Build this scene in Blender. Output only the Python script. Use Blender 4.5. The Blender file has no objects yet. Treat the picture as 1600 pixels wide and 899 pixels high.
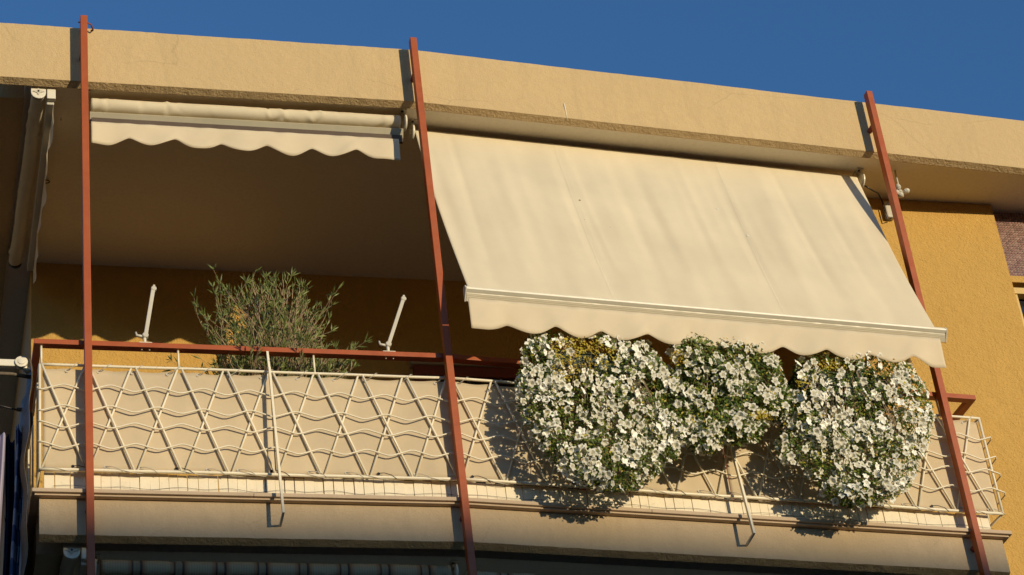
import bpy, bmesh, math, random
from mathutils import Vector, Matrix
random.seed(7)
rnd = random.random
U = random.uniform
sc = bpy.context.scene
# ------------------------------------------------------------------ camera
CAMP = Vector((-3.2369, -11.9695, -7.2481)); YAW, PIT, ROL, FK = .2983, .6081, -.1309, 3934.6
TH = .0724                                     # the roof edge and the balcony bend by this angle at the middle post
fw = Vector((math.sin(YAW)*math.cos(PIT), math.cos(YAW)*math.cos(PIT), math.sin(PIT)))
r0 = Vector((math.cos(YAW), -math.sin(YAW), 0)); u0 = r0.cross(fw)
rt = r0*math.cos(ROL)+u0*math.sin(ROL); up = u0*math.cos(ROL)-r0*math.sin(ROL)
cam = bpy.data.cameras.new('camera'); co = bpy.data.objects.new('camera', cam); sc.collection.objects.link(co)
co.matrix_world = Matrix(((rt.x, up.x, -fw.x, CAMP.x), (rt.y, up.y, -fw.y, CAMP.y), (rt.z, up.z, -fw.z, CAMP.z), (0, 0, 0, 1)))
cam.sensor_width = 36; cam.lens = FK/1600*36; cam.clip_end = 3000; cam.clip_start = .1
sc.camera = co
# ------------------------------------------------------------------ light
SUN = Vector((.5, -1, .13)).normalized()       # towards the sun
EL = math.asin(SUN.z); AZ = math.atan2(SUN.x, SUN.y)
w = bpy.data.worlds.new('World'); sc.world = w; w.use_nodes = True
nt = w.node_tree; bg = nt.nodes['Background']; sky = nt.nodes.new('ShaderNodeTexSky')
sky.sky_type = 'NISHITA'; sky.sun_disc = False; sky.sun_elevation = EL; sky.sun_rotation = AZ
sky.altitude = 300; sky.air_density = 1.0; sky.dust_density = .3; sky.ozone_density = 4.4
nt.links.new(sky.outputs[0], bg.inputs[0]); bg.inputs[1].default_value = .15
sl = bpy.data.lights.new('sun', 'SUN'); sl.energy = 2.8; sl.angle = math.radians(.53); sl.color = (1, .84, .57)
so = bpy.data.objects.new('sun', sl); sc.collection.objects.link(so); so.rotation_euler = SUN.to_track_quat('Z', 'Y').to_euler()
so.location = (20, -40, 20)
sc.view_settings.view_transform = 'Standard'; sc.view_settings.look = 'None'; sc.view_settings.gamma = 1
sc.view_settings.use_curve_mapping = False; sc.view_settings.exposure = 0.46

# ------------------------------------------------------------------ geometry helpers
CT, ST = math.cos(TH), math.sin(TH)
def RT(p): return Vector((p[0]*CT-p[1]*ST, p[0]*ST+p[1]*CT, p[2]))        # right wing frame -> world
def ID(p): return Vector(p)
def ray(x, y): return fw+rt*((x-800)/FK)-up*((y-449.5)/FK)
def atL(x, y, Y):                       # a pixel of the photograph on the plane y = Y (left wing)
    d = ray(x, y); return CAMP+d*((Y-CAMP.y)/d.y)
def atR(x, y, Y):                       # the same in the right wing frame
    d = ray(x, y); dy = -d.x*ST+d.y*CT; cy = -CAMP.x*ST+CAMP.y*CT; P = CAMP+d*((Y-cy)/dy)
    return Vector((P.x*CT+P.y*ST, -P.x*ST+P.y*CT, P.z))
def atX(x, y, X):
    d = ray(x, y); return CAMP+d*((X-CAMP.x)/d.x)
def tag(o, label=None, cat=None, group=None, kind=None):
    if label: o['label'] = label
    if cat: o['category'] = cat
    if group: o['group'] = group
    if kind: o['kind'] = kind
    return o
def thing(name, label, cat, loc=(0, 0, 0), group=None):
    o = bpy.data.objects.new(name, None); sc.collection.objects.link(o); o.location = loc
    o.empty_display_size = .1
    return tag(o, label, cat, group)
class MB:
    def __init__(s, F=ID): s.v = []; s.f = []; s.F = F; s.sm = []; s.m = []
    def add(s, vs, fs, smooth=False, mi=0):
        n = len(s.v); s.v += [s.F(p) for p in vs]; s.f += [[i+n for i in f] for f in fs]; s.sm += [smooth]*len(fs); s.m += [mi]*len(fs); return s
    def box(s, a, b, mi=0):
        x0, y0, z0 = a; x1, y1, z1 = b
        return s.add([(x0, y0, z0), (x1, y0, z0), (x1, y1, z0), (x0, y1, z0), (x0, y0, z1), (x1, y0, z1), (x1, y1, z1), (x0, y1, z1)],
                     [(0, 3, 2, 1), (4, 5, 6, 7), (0, 1, 5, 4), (1, 2, 6, 5), (2, 3, 7, 6), (3, 0, 4, 7)], mi=mi)
    def tube(s, pts, r, n=8, cap=True, smooth=True, mi=0):
        pts = [Vector(p) for p in pts]; R = r if isinstance(r, (list, tuple)) else [r]*len(pts)
        vs = []; fs = []; pa = None
        for i, p in enumerate(pts):
            t = (pts[min(i+1, len(pts)-1)]-pts[max(i-1, 0)]).normalized()
            a = pa if pa else (Vector((0, 0, 1)) if abs(t.z) < .9 else Vector((1, 0, 0)))
            a = (a-t*a.dot(t)).normalized(); pa = a; b = t.cross(a)
            for k in range(n):
                q = 2*math.pi*k/n+math.pi/n; vs.append(p+(a*math.cos(q)+b*math.sin(q))*R[i])
        for i in range(len(pts)-1):
            for k in range(n): fs.append((i*n+k, i*n+(k+1) % n, (i+1)*n+(k+1) % n, (i+1)*n+k))
        if cap: fs.append(tuple(range(n))[::-1]); fs.append(tuple((len(pts)-1)*n+k for k in range(n)))
        return s.add(vs, fs, smooth, mi)
    def obox(s, p, q, w_, d, mi=0):        # a flat bar from p to q, w_ wide along x, d deep along y
        p = Vector(p); q = Vector(q); vs = []
        for c in (p, q):
            for a, b in ((-1, -1), (1, -1), (1, 1), (-1, 1)): vs.append(c+Vector((a*w_/2, b*d/2, 0)))
        return s.add(vs, [(0, 3, 2, 1), (4, 5, 6, 7), (0, 1, 5, 4), (1, 2, 6, 5), (2, 3, 7, 6), (3, 0, 4, 7)], mi=mi)
    def disc(s, c, axis, prof, n=24, mi=0):    # lathe: prof = [(offset along axis, radius)]
        c = Vector(c); ax = Vector(axis).normalized()
        return s.tube([c+ax*(t+i*1e-6) for i, (t, _) in enumerate(prof)], [max(r, .0004) for _, r in prof], n, mi=mi) if False else s._lathe(c, ax, prof, n, mi)
    def _lathe(s, c, ax, prof, n, mi):
        a = Vector((0, 0, 1)) if abs(ax.z) < .9 else Vector((1, 0, 0)); a = (a-ax*a.dot(ax)).normalized(); b = ax.cross(a)
        vs = []; fs = []
        for t, r in prof:
            for k in range(n):
                q = 2*math.pi*k/n; vs.append(c+ax*t+(a*math.cos(q)+b*math.sin(q))*r)
        for i in range(len(prof)-1):
            for k in range(n): fs.append((i*n+k, i*n+(k+1) % n, (i+1)*n+(k+1) % n, (i+1)*n+k))
        fs.append(tuple(range(n))[::-1]); fs.append(tuple((len(prof)-1)*n+k for k in range(n)))
        return s.add(vs, fs, False, mi)
    def build(s, name, mat, parent=None, bevel=0, recalc=True, origin=None, kind=None, label=None):
        me = bpy.data.meshes.new(name)
        o = bpy.data.objects.new(name, me)
        base = Vector((0, 0, 0)); q = parent
        while q: base += q.location; q = q.parent
        org = Vector(origin) if origin is not None else (base if parent else Vector((0, 0, 0)))
        me.from_pydata([tuple(v-org) for v in s.v], [], s.f)
        for m in (mat if isinstance(mat, (list, tuple)) else [mat]): me.materials.append(m)
        me.polygons.foreach_set('use_smooth', s.sm); me.polygons.foreach_set('material_index', s.m)
        if recalc and len(s.f) < 20000:
            bm = bmesh.new(); bm.from_mesh(me); bmesh.ops.recalc_face_normals(bm, faces=bm.faces); bm.to_mesh(me); bm.free()
        sc.collection.objects.link(o); o.location = org-base
        if parent: o.parent = parent
        if bevel:
            b = o.modifiers.new('bevel', 'BEVEL'); b.width = bevel; b.segments = 2; b.limit_method = 'ANGLE'; b.angle_limit = math.radians(40)
        return tag(o, label, kind=kind)

# ------------------------------------------------------------------ materials
def newmat(name):
    m = bpy.data.materials.new(name); m.use_nodes = True; n = m.node_tree; return m, n, n.nodes['Principled BSDF'], n.nodes.new
def mix(n, fac, a, b, typ='MIX'):
    x = n.nodes.new('ShaderNodeMix'); x.data_type = 'RGBA'; x.blend_type = typ
    for s, v in ((x.inputs[0], fac), (x.inputs[6], a), (x.inputs[7], b)):
        if hasattr(v, 'is_linked'): n.links.new(v, s)
        else: s.default_value = v if not isinstance(v, tuple) else (*v[:3], 1)
    return x.outputs[2]
def noise(n, vec, scale, detail=3, rough=.55, out=0):
    x = n.nodes.new('ShaderNodeTexNoise'); x.inputs['Scale'].default_value = scale; x.inputs['Detail'].default_value = detail
    x.inputs['Roughness'].default_value = rough; n.links.new(vec, x.inputs['Vector']); return x.outputs[out]
def ramp(n, v, stops):
    x = n.nodes.new('ShaderNodeValToRGB'); n.links.new(v, x.inputs[0]); e = x.color_ramp.elements
    while len(e) < len(stops): e.new(.5)
    for i, (p, c) in enumerate(stops):
        e[i].position = p; e[i].color = (c, c, c, 1) if not isinstance(c, tuple) else (*c, 1)
    return x.outputs[0]
def bumpn(n, h, strength, dist, prev=None):
    x = n.nodes.new('ShaderNodeBump'); x.inputs['Strength'].default_value = strength; x.inputs['Distance'].default_value = dist
    n.links.new(h, x.inputs['Height'])
    if prev: n.links.new(prev, x.inputs['Normal'])
    return x.outputs[0]
def pos(n, scale=None):
    g = n.nodes.new('ShaderNodeNewGeometry').outputs['Position']
    if scale:
        m = n.nodes.new('ShaderNodeMapping'); m.inputs['Scale'].default_value = scale; n.links.new(g, m.inputs['Vector']); return m.outputs[0]
    return g
def mul(c, k): return tuple(min(1, x*k) for x in c)
def stucco(name, col, grain=75, dist=.006, strength=.9, var=.12, streak=0, cracks=0, dirt=0, coarse=1.0):
    m, n, b, N = newmat(name); P = pos(n)
    c = mix(n, ramp(n, noise(n, P, 1.7, 4), [(.3, 0.), (.7, 1.)]), mul(col, 1-var), mul(col, 1+var*.6))
    c = mix(n, ramp(n, noise(n, P, 9, 5, .7), [(.35, 0.), (.65, 1.)]), mul(col, 1-var*.7), c)
    c = mix(n, ramp(n, noise(n, P, grain*1.3, 3, .6), [(.30, .5), (.55, 0.)]), c, mul(col, .84))
    if streak:
        s = noise(n, pos(n, (5, 5, .6)), 2.2, 5, .65); c = mix(n, ramp(n, s, [(.5, 0.), (.75, streak)]), c, mul(col, .72))
    if dirt:
        s = noise(n, P, 4.2, 8, .72); c = mix(n, ramp(n, s, [(.52, 0.), (.72, dirt)]), c, tuple(x*.55 for x in col))
    if cracks:
        v = N('ShaderNodeTexVoronoi'); v.feature = 'DISTANCE_TO_EDGE'; v.inputs['Scale'].default_value = .9
        wv = mix(n, .12, pos(n, (1, 1, 1.8)), noise(n, P, 3.1, 5, .6, 1)); n.links.new(wv, v.inputs['Vector'])
        msk = ramp(n, noise(n, P, 1.1, 2), [(.47, 0.), (.56, 1.)])
        cr = ramp(n, v.outputs['Distance'], [(0., cracks), (.0045, 0.)])
        c = mix(n, mix(n, 1., cr, msk, 'MULTIPLY'), c, mul(col, .45))
    n.links.new(c, b.inputs['Base Color']); b.inputs['Roughness'].default_value = .92; b.inputs['Specular IOR Level'].default_value = .2
    nb = bumpn(n, noise(n, P, grain, 4, .62), strength, dist)
    nb = bumpn(n, noise(n, P, grain*.22, 3, .5), .6*coarse, dist*2.0, nb)
    nb = bumpn(n, noise(n, P, 2.0, 2, .5), .5, .02, nb)
    n.links.new(nb, b.inputs['Normal']); return m
def paint(name, col, rough=.45, var=.1, wear=0, wearcol=(.2, .1, .05), metal=0, bscale=60, bd=.0006, spec=.4):
    m, n, b, N = newmat(name); P = pos(n)
    c = mix(n, ramp(n, noise(n, P, 6, 5, .65), [(.3, 0.), (.7, 1.)]), mul(col, 1-var), mul(col, 1+var))
    if wear: c = mix(n, ramp(n, noise(n, P, 34, 6, .7), [(.58, 0.), (.66, wear)]), c, wearcol)
    n.links.new(c, b.inputs['Base Color']); b.inputs['Metallic'].default_value = metal; b.inputs['Specular IOR Level'].default_value = spec
    n.links.new(ramp(n, noise(n, P, 14, 4), [(.3, max(0, rough-.1)), (.7, min(1, rough+.12))]), b.inputs['Roughness'])
    n.links.new(bumpn(n, noise(n, P, bscale, 3), .6, bd), b.inputs['Normal']); return m
def cloth(name, col, trans=.12, folds=None, dirt=.07, spots=0):
    m, n, b, N = newmat(name); P = pos(n)
    c = mix(n, ramp(n, noise(n, P, 2.3, 5, .6), [(.3, 0.), (.7, 1.)]), mul(col, 1-dirt), mul(col, 1.04))
    c = mix(n, ramp(n, noise(n, pos(n, (1, 1, .12)), 11, 4, .6), [(.45, 0.), (.75, .12)]), c, mul(col, .90))
    if spots: c = mix(n, ramp(n, noise(n, P, 13, 2, .4), [(.735, 0.), (.75, spots)]), c, mul(col, .55))
    n.links.new(c, b.inputs['Base Color']); b.inputs['Roughness'].default_value = .88; b.inputs['Specular IOR Level'].default_value = .15
    nb = bumpn(n, noise(n, P, 420, 2), .35, .0006)
    nb = bumpn(n, noise(n, pos(n, folds or (1, 1, .1)), 8, 3, .5), .5, .0025, nb)
    n.links.new(nb, b.inputs['Normal'])
    if trans:
        t = N('ShaderNodeBsdfTranslucent'); n.links.new(c, t.inputs[0]); mx = N('ShaderNodeMixShader'); mx.inputs[0].default_value = trans
        o = n.nodes['Material Output']; n.links.new(b.outputs[0], mx.inputs[1]); n.links.new(t.outputs[0], mx.inputs[2]); n.links.new(mx.outputs[0], o.inputs[0])
    return m
def leafmat(name, a, b_, c_=None, trans=.3, rough=.5):
    m, n, b, N = newmat(name); P = pos(n)
    g = N('ShaderNodeNewGeometry').outputs['Random Per Island']
    c = ramp(n, g, [(0., a), (.55, b_), (1., c_ or b_)])
    c = mix(n, ramp(n, noise(n, P, 7, 3), [(.4, 0.), (.65, .45)]), c, mul(a, .8))
    n.links.new(c, b.inputs['Base Color']); b.inputs['Roughness'].default_value = rough; b.inputs['Specular IOR Level'].default_value = .35
    t = N('ShaderNodeBsdfTranslucent'); n.links.new(c, t.inputs[0]); mx = N('ShaderNodeMixShader'); mx.inputs[0].default_value = trans
    o = n.nodes['Material Output']; n.links.new(b.outputs[0], mx.inputs[1]); n.links.new(t.outputs[0], mx.inputs[2]); n.links.new(mx.outputs[0], o.inputs[0])
    return m
M = {}
M['fascia'] = stucco('cream_stucco', (.585, .42, .215), 95, .005, .75, .07, streak=.35, cracks=.30)
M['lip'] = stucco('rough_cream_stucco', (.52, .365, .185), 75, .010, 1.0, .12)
M['slab'] = stucco('beige_stucco', (.55, .41, .25), 75, .004, .7, .10, streak=.25, cracks=.2, dirt=.12)
M['ceiling'] = stucco('smooth_ceiling_paint', (.80, .72, .58), 30, .001, .3, .04)
M['yellow'] = stucco('ochre_stucco', (.62, .37, .10), 70, .013, 1.0, .08, streak=.14, dirt=.08, coarse=.5)
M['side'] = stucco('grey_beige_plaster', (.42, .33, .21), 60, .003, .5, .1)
M['sill'] = stucco('sandstone_sill', (.60, .45, .30), 110, .001, .4, .10, streak=.2)
M['red'] = paint('red_oxide_paint', (.355, .076, .014), .42, .10, .35, (.24, .07, .035))
M['white'] = paint('cream_enamel', (.82, .73, .54), .4, .05, .25, (.42, .28, .15))
M['alu'] = paint('ivory_aluminium', (.72, .66, .52), .35, .05, 0, spec=.5)
M['alug'] = paint('grey_ivory_metal', (.55, .50, .40), .4, .05)
M['alud'] = paint('dull_grey_metal', (.40, .35, .24), .5, .06)
M['alu_shaded'] = paint('shaded_ivory_metal', (.56, .49, .35), .45, .06)  # ivory metal darkened: shade of the down-tilted bar face put into the colour
M['gap_shade'] = paint('painted_gap_shade', (.10, .07, .05), .8)  # dark brown painted for the shade under the rolled awning's bar
M['dark'] = paint('black_plastic', (.015, .014, .013), .4, .2)
M['wood'] = paint('whitewashed_board', (.78, .68, .50), .8, .05, .3, (.50, .40, .27), spec=.2, bscale=30, bd=.002)
M['awning'] = cloth('cream_awning_canvas', (.83, .725, .525), .25)
M['valance'] = cloth('cream_valance_canvas', (.86, .74, .53), .32)
M['screen'] = cloth('beige_screen_cloth', (.82, .68, .46), .36, dirt=.12, spots=0)
M['seam'] = cloth('canvas_seam', (.74, .64, .46), .1)
M['maroon'] = paint('maroon_frame_paint', (.20, .045, .025), .5)
M['glass'] = paint('dark_window_glass', (.02, .02, .02), .08, spec=.6)
M['plastic'] = paint('grey_plastic_sheet', (.13, .10, .065), .5, .35, spec=.45, bscale=16, bd=.012)
M['grout'] = stucco('pale_mortar', (.70, .58, .44), 60, .001, .3, .1)
M['asphalt'] = stucco('asphalt', (.05, .05, .05), 40, .003, .6, .2)
M['branch'] = paint('brown_twig_bark', (.36, .25, .15), .8, .25)
M['leaf'] = leafmat('petunia_leaf', (.05, .095, .016), (.15, .23, .03), (.36, .36, .06))
M['yleaf'] = leafmat('yellowing_leaf', (.55, .42, .04), (.72, .62, .07), (.62, .36, .06))
M['oleaf'] = leafmat('oleander_leaf', (.08, .105, .026), (.19, .225, .055), (.37, .40, .15), .2)
M['terracotta'] = paint('terracotta', (.32, .13, .06), .8)
M['boxgreen'] = paint('dark_green_planter_plastic', (.03, .045, .025), .5)
M['rust'] = paint('rusty_red_iron', (.22, .05, .035), .7, .2)
def petal():
    m, n, b, N = newmat('white_petal'); P = N('ShaderNodeTexCoord').outputs['Object']
    L = N('ShaderNodeVectorMath'); L.operation = 'LENGTH'; n.links.new(P, L.inputs[0])
    oi = N('ShaderNodeObjectInfo').outputs['Random']
    c = ramp(n, L.outputs['Value'], [(.0, (.42, .40, .12)), (.0095, (.78, .74, .56)), (.02, (.93, .90, .79))])
    c2 = mix(n, ramp(n, oi, [(0., 0.), (1., .22)]), c, (.84, .74, .54))
    n.links.new(c2, b.inputs['Base Color']); b.inputs['Roughness'].default_value = .7; b.inputs['Specular IOR Level'].default_value = .2
    t = N('ShaderNodeBsdfTranslucent'); n.links.new(c2, t.inputs[0]); mx = N('ShaderNodeMixShader'); mx.inputs[0].default_value = .3
    o = n.nodes['Material Output']; n.links.new(b.outputs[0], mx.inputs[1]); n.links.new(t.outputs[0], mx.inputs[2]); n.links.new(mx.outputs[0], o.inputs[0])
    return m
M['petal'] = petal()
def petal_far():
    m, n, b, N = newmat('white_petal_cluster'); b.inputs['Base Color'].default_value = (.90, .87, .76, 1); b.inputs['Roughness'].default_value = .7
    return m
M['petal2'] = petal_far()
def stripes():
    m, n, b, N = newmat('striped_canvas'); P = pos(n); s = N('ShaderNodeSeparateXYZ'); n.links.new(P, s.inputs[0])
    a = N('ShaderNodeMath'); a.operation = 'MULTIPLY'; a.inputs[1].default_value = 1/.232; n.links.new(s.outputs[0], a.inputs[0])
    f = N('ShaderNodeMath'); f.operation = 'FRACT'; n.links.new(a.outputs[0], f.inputs[0])
    c = ramp(n, f.outputs[0], [(0., (.05, .035, .03)), (.035, (.34, .27, .17)), (.17, (.31, .24, .15)), (.19, (.05, .035, .03)), (.225, (.05, .035, .03)), (.25, (.33, .17, .08)), (.36, (.44, .35, .22)), (.86, (.44, .35, .22)), (.97, (.33, .17, .08)), (1., (.05, .035, .03))])
    g = N('ShaderNodeMath'); g.operation = 'MULTIPLY'; g.inputs[1].default_value = 1/.0145; n.links.new(s.outputs[0], g.inputs[0])
    g2 = N('ShaderNodeMath'); g2.operation = 'FRACT'; n.links.new(g.outputs[0], g2.inputs[0])
    c = mix(n, ramp(n, g2.outputs[0], [(.3, 0.), (.5, .45), (.7, 0.)]), c, (.20, .17, .12))
    n.links.new(c, b.inputs['Base Color']); b.inputs['Roughness'].default_value = .9; return m
M['stripe'] = stripes()
def gingham():
    m, n, b, N = newmat('blue_check_cloth'); v = N('ShaderNodeTexChecker'); v.inputs['Scale'].default_value = 9.5
    n.links.new(pos(n), v.inputs['Vector']); c = mix(n, v.outputs['Fac'], (.05, .075, .17), (.26, .29, .37))
    n.links.new(c, b.inputs['Base Color']); b.inputs['Roughness'].default_value = .9; return m
M['check'] = gingham()
M['navy'] = cloth('navy_cloth', (.018, .022, .045), 0)
M['lilac'] = cloth('pale_lilac_lace', (.42, .38, .48), .1, spots=.9)
def tilemat():
    m, n, b, N = newmat('plum_mosaic'); g = N('ShaderNodeNewGeometry').outputs['Random Per Island']
    n.links.new(ramp(n, g, [(0., (.17, .085, .07)), (.5, (.25, .13, .105)), (1., (.32, .18, .14))]), b.inputs['Base Color']); b.inputs['Roughness'].default_value = .3; return m
M['tile'] = tilemat()

# ------------------------------------------------------------------ the building
YF, ZT, ZB = .103, 3.4165, 2.981           # fascia face, top and bottom
def K(c): return -c*math.tan(TH/2)          # where a line at depth c bends
def sweep(mb, prof, x0, x1, nL=1, nR=1, jit=None):
    """prof: closed [(y,z)] swept along the bent facade from x0 (left wing) to x1 (right wing)"""
    secs = []
    for i in range(nL+1): secs.append(('L', i/nL))
    for i in range(1, nR+1): secs.append(('R', i/nR))
    vs = []; n = len(prof)
    for side, t in secs:
        for j, (y, z) in enumerate(prof):
            k = K(y); dz = jit(side, t, j) if jit else 0
            if side == 'L': vs.append(Vector((x0+(k-x0)*t, y, z+dz)))
            else: vs.append(RT((-k+(x1+k)*t, y, z+dz)))
    fs = []
    for i in range(len(secs)-1):
        for j in range(n): fs.append((i*n+j, i*n+(j+1) % n, (i+1)*n+(j+1) % n, (i+1)*n+j))
    fs.append(tuple(range(n))); fs.append(tuple((len(secs)-1)*n+j for j in range(n))[::-1])
    return mb.add(vs, fs)
def prism(pts, z0, z1):
    n = len(pts)
    return MB().add([(p[0], p[1], z) for z in (z0, z1) for p in pts], [tuple(range(n))[::-1], tuple(range(n, 2*n))]+[(j, (j+1) % n, n+(j+1) % n, n+j) for j in range(n)])
bld = thing('apartment_building', 'ochre and cream rendered apartment building with bent roof edge and recessed balcony', 'building', (0, 1, -8.9))
sweep(MB(), [(YF, ZB), (YF, ZT-.35), (YF, ZT-.25), (YF, ZT-.1), (YF, ZT), (.30, ZT), (.30, ZB+.35), (.150, ZB+.35), (.150, ZB-.022), (.146, ZB-.022)], -2.618, 7.6, 60, 120,
      lambda s, t, j: (math.sin(t*23+(s == 'R')*2)*.0012+U(-.0014, .0014)) if j in (4,) else 0).build('roof_fascia', M['fascia'], bld)
# rough underside of the fascia, 3 mm below it
sweep(MB(), [(YF+.0005, ZB-.0025), (.146, ZB-.0245), (.1495, ZB-.0245), (.1495, ZB-.0225), (.146, ZB-.0225), (YF+.004, ZB-.0025)], -2.617, 7.6, 60, 120, lambda s, t, j: U(-.0007, .0007) if j in (0, 1) else 0).build('fascia_soffit', M['lip'], bld)
MB().box((-2.618, .302, ZB), (-2.45, 9, ZT-.004)).build('side_fascia', M['fascia'], bld)
prism([(-2.449, .302), (K(.302), .302), RT((7.6, .302, 0)), (7.6, 9), (-2.449, 9)], 3.31, 3.38).build('roof_deck', M['slab'], bld)
cm = MB(); sweep(cm, [(.151, 2.999), (.151, 3.3), (.9, 3.3), (.9, 2.999)], -2.449, 7.6); cm.build('soffit_strip', M['ceiling'], bld)
prism([(-2.448, .901), (K(.901), .901), RT((7.6, .901, 0)), (7.5, 9), (-2.448, 9)], 2.9992, 3.295).build('ceiling', M['ceiling'], bld)
WX = 4.288; CX = 3.0
wl = MB()
for z0 in (-.08,):
    wl.box((-2.285, 2.05, z0), (CX, 2.3, 2.9985))
wl.build('back_wall', M['yellow'], bld)
MB().box((CX, .864, -8.9), (WX, 2.3, 2.9987)).build('front_wall', M['yellow'], bld)
MB().box((-2.2852, 2.302, -8.9), (-2.1, 9, 2.998)).build('side_wall', M['side'], bld)
MB().box((-2.285, 2.05, -8.9), (CX-.001, 2.3, -.0805)).build('lower_back_wall', M['yellow'], bld)
# right of the wall: plum mosaic band over a window
MB().box((WX+.001, .93, 2.41), (7.2, 1.1, 2.998)).build('mosaic_backing', M['grout'], bld)
MB().box((WX+.001, .93, -8.9), (7.2, 1.1, 1.2)).build('right_wall', M['yellow'], bld)
MB().box((5.601, .93, 1.2005), (7.2, 1.1, 2.4095)).build('right_wall', M['yellow'], bld)
MB().box((7.0, 1.1005, -8.9), (7.2, 9, 2.998)).build('end_wall', M['yellow'], bld)
tm = MB(); t = .0180
for i in range(44):
    for k in range(29):
        x = WX+.004+i*.0225+U(-.0005, .0005); z = 2.985-k*.0205+U(-.0005, .0005); d = .0045+U(-.001, .001)
        tm.box((x, .93-d, z-t*.9), (x+t, .931, z))
tm.build('mosaic_tiles', M['tile'], bld, recalc=False, kind='stuff')
wn = MB().box((WX+.002, .90, 2.355), (5.6, 1.0, 2.408)).build('window_lintel', M['yellow'], bld)
wf = MB(); z1 = 2.34
wf.box((WX+.003, .915, 2.27), (5.6, .98, 2.32)); wf.box((WX+.003, .925, 1.21), (WX+.05, .98, 2.269)); wf.box((4.93, .925, 1.21), (4.98, .98, 2.269))
wf = wf.build('window_frame', paint('yellow_window_paint', (.62, .42, .14), .5), bld)
MB().box((WX+.01, .99, 1.2), (5.6, 1.0, 2.35)).build('window_pane', M['glass'], wf)
# red-brown french door on the back wall, seen as a strip above the screen
d0 = atL(643, 567, 2.05); dz = d0.z
df = MB(); df.box((.29, 2.0, dz-.13), (2.5, 2.049, dz-.05)); df.box((.29, 2.0, -.03), (.38, 2.049, dz-.131)); df.box((2.41, 2.0, -.03), (2.5, 2.049, dz-.131)); df.box((1.35, 2.0, -.03), (1.45, 2.049, dz-.131))
df = df.build('door_frame', M['maroon'], bld)
MB().box((.27, 1.985, dz-.049), (2.52, 2.049, dz)).build('shutter_box', M['side'], bld)
for a, b in ((.381, 1.349), (1.451, 2.409)): MB().box((a, 2.02, -.03), (b, 2.04, dz-.132)).build('door_pane', M['glass'], df)
# balcony slabs: this floor and the two below
def slab(zo, top):
    zb = -.262+zo
    m = MB(); sweep(m, [(.08, zb), (.08, -.036+zo), (.30, -.036+zo), (.30, zb+.2), (.127, zb+.2), (.127, zb-.022), (.123, zb-.022)], -2.373, 3.455, 30, 40,
                    lambda s, t, j: U(-.002, .002) if j in (0,) else 0); m.build('balcony_edge', M['slab'], bld)
    m = MB(); sweep(m, [(.0805, zb-.0025), (.123, zb-.0245), (.1265, zb-.0245), (.1265, zb-.0225), (.123, zb-.0225), (.084, zb-.0025)], -2.372, 3.454, 40, 60, lambda s, t, j: U(-.0012, .0012) if j in (0, 1) else 0); m.build('balcony_soffit', M['lip'], bld)
    MB().box((-2.373, .301, zb), (-2.2, 2.049, -.036+zo)).build('balcony_side_edge', M['slab'], bld)
    prism([(-2.199, .302), (K(.302), .302), RT((3.249, .302, 0)), (3.2, .863), (CX-.001, .863), (CX-.001, 2.049), (-2.199, 2.049)], zb+.03, -.05+zo).build('balcony_floor', M['ceiling'], bld)
    # sill: proud top course over a stepped under course, with the joints between its stones
    for a, b in ((-2.416, -1.2), (-1.198, -.002), (.002, 1.15), (1.152, 2.3), (2.302, 3.502)):
        f = ID if b < 0 else RT; g = U(-.0015, .0015)
        MB(f).box((a, .0265+g, -.024+zo), (b, .24, 0+zo+g*.6)).build('sill_stone', M['sill'], bld, bevel=.003)
    m = MB(); sweep(m, [(.045, -.0355+zo), (.045, -.0245+zo), (.24, -.0245+zo), (.24, -.0355+zo)], -2.40, 3.485); m.build('sill_moulding', M['sill'], bld)
    MB().box((-2.416, .242, -.024+zo), (-2.25, 2.0, -.001+zo)).build('side_sill', M['sill'], bld)
    MB(RT).box((3.32, .242, -.024+zo), (3.502, .62, -.001+zo)).build('side_sill', M['sill'], bld)
    MB(RT).box((3.25, .31, zb), (3.455, .60, -.036+zo)).build('balcony_side_edge', M['slab'], bld)
for i in range(3): slab(-3.24*i, i == 0)
# chipped corner stones and a bird dropping on the fascia
pb = atR(881, 162, YF-.001); pe = atR(886, 186, YF-.001)
MB(RT).tube([pb, pb*.5+pe*.5+Vector((.002, 0, 0)), pe], [.006, .0035, .002], 6).build('dropping_streak', M['white'], bld)

# ------------------------------------------------------------------ red posts
def post(F, x, label, lower):
    p = thing('steel_post', label, 'post', F((x, .02, -8.9)), 'red painted posts in front of the facade')
    MB(F).box((x-.021, -.012, -8.9), (x+.021, .042, 3.424)).build('shaft', M['red'], p, bevel=.002)
    for z in (3.155, -.12, -3.36, -6.6):
        yb = YF if z > 2 else .08
        MB(F).disc((x-.004, .041, z), (0, 1, 0), [(0, .018), (yb-.043, .018)], 12).build('spacer', M['rust'], p)
    return p
PX = [-2.105, .0, 3.238]
post(ID, PX[0], 'leftmost red steel post, left of both awnings, with a rusty hook at its top', 0)
post(ID, PX[1], 'middle red steel post, between the rolled-up awning and the open awning', 0)
post(RT, PX[2], 'rightmost red steel post, passing behind the open awning near the yellow wall', 0)
hk = MB(); a = atL(137, 36, .04); b = atL(146, 45, .10)
hk.tube([a+Vector((-.06, 0, .0)), a, a+Vector((.022, .01, -.004)), a+Vector((.034, .03, -.022)), b+Vector((-.002, 0, -.012)), b+Vector((-.016, .0, -.014))], [.004, .005, .006, .006, .005, .003], 6)
tag(hk.build('iron_hook', M['rust']), 'small rusty red iron hook on the roof edge beside the leftmost post', 'hook')

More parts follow.
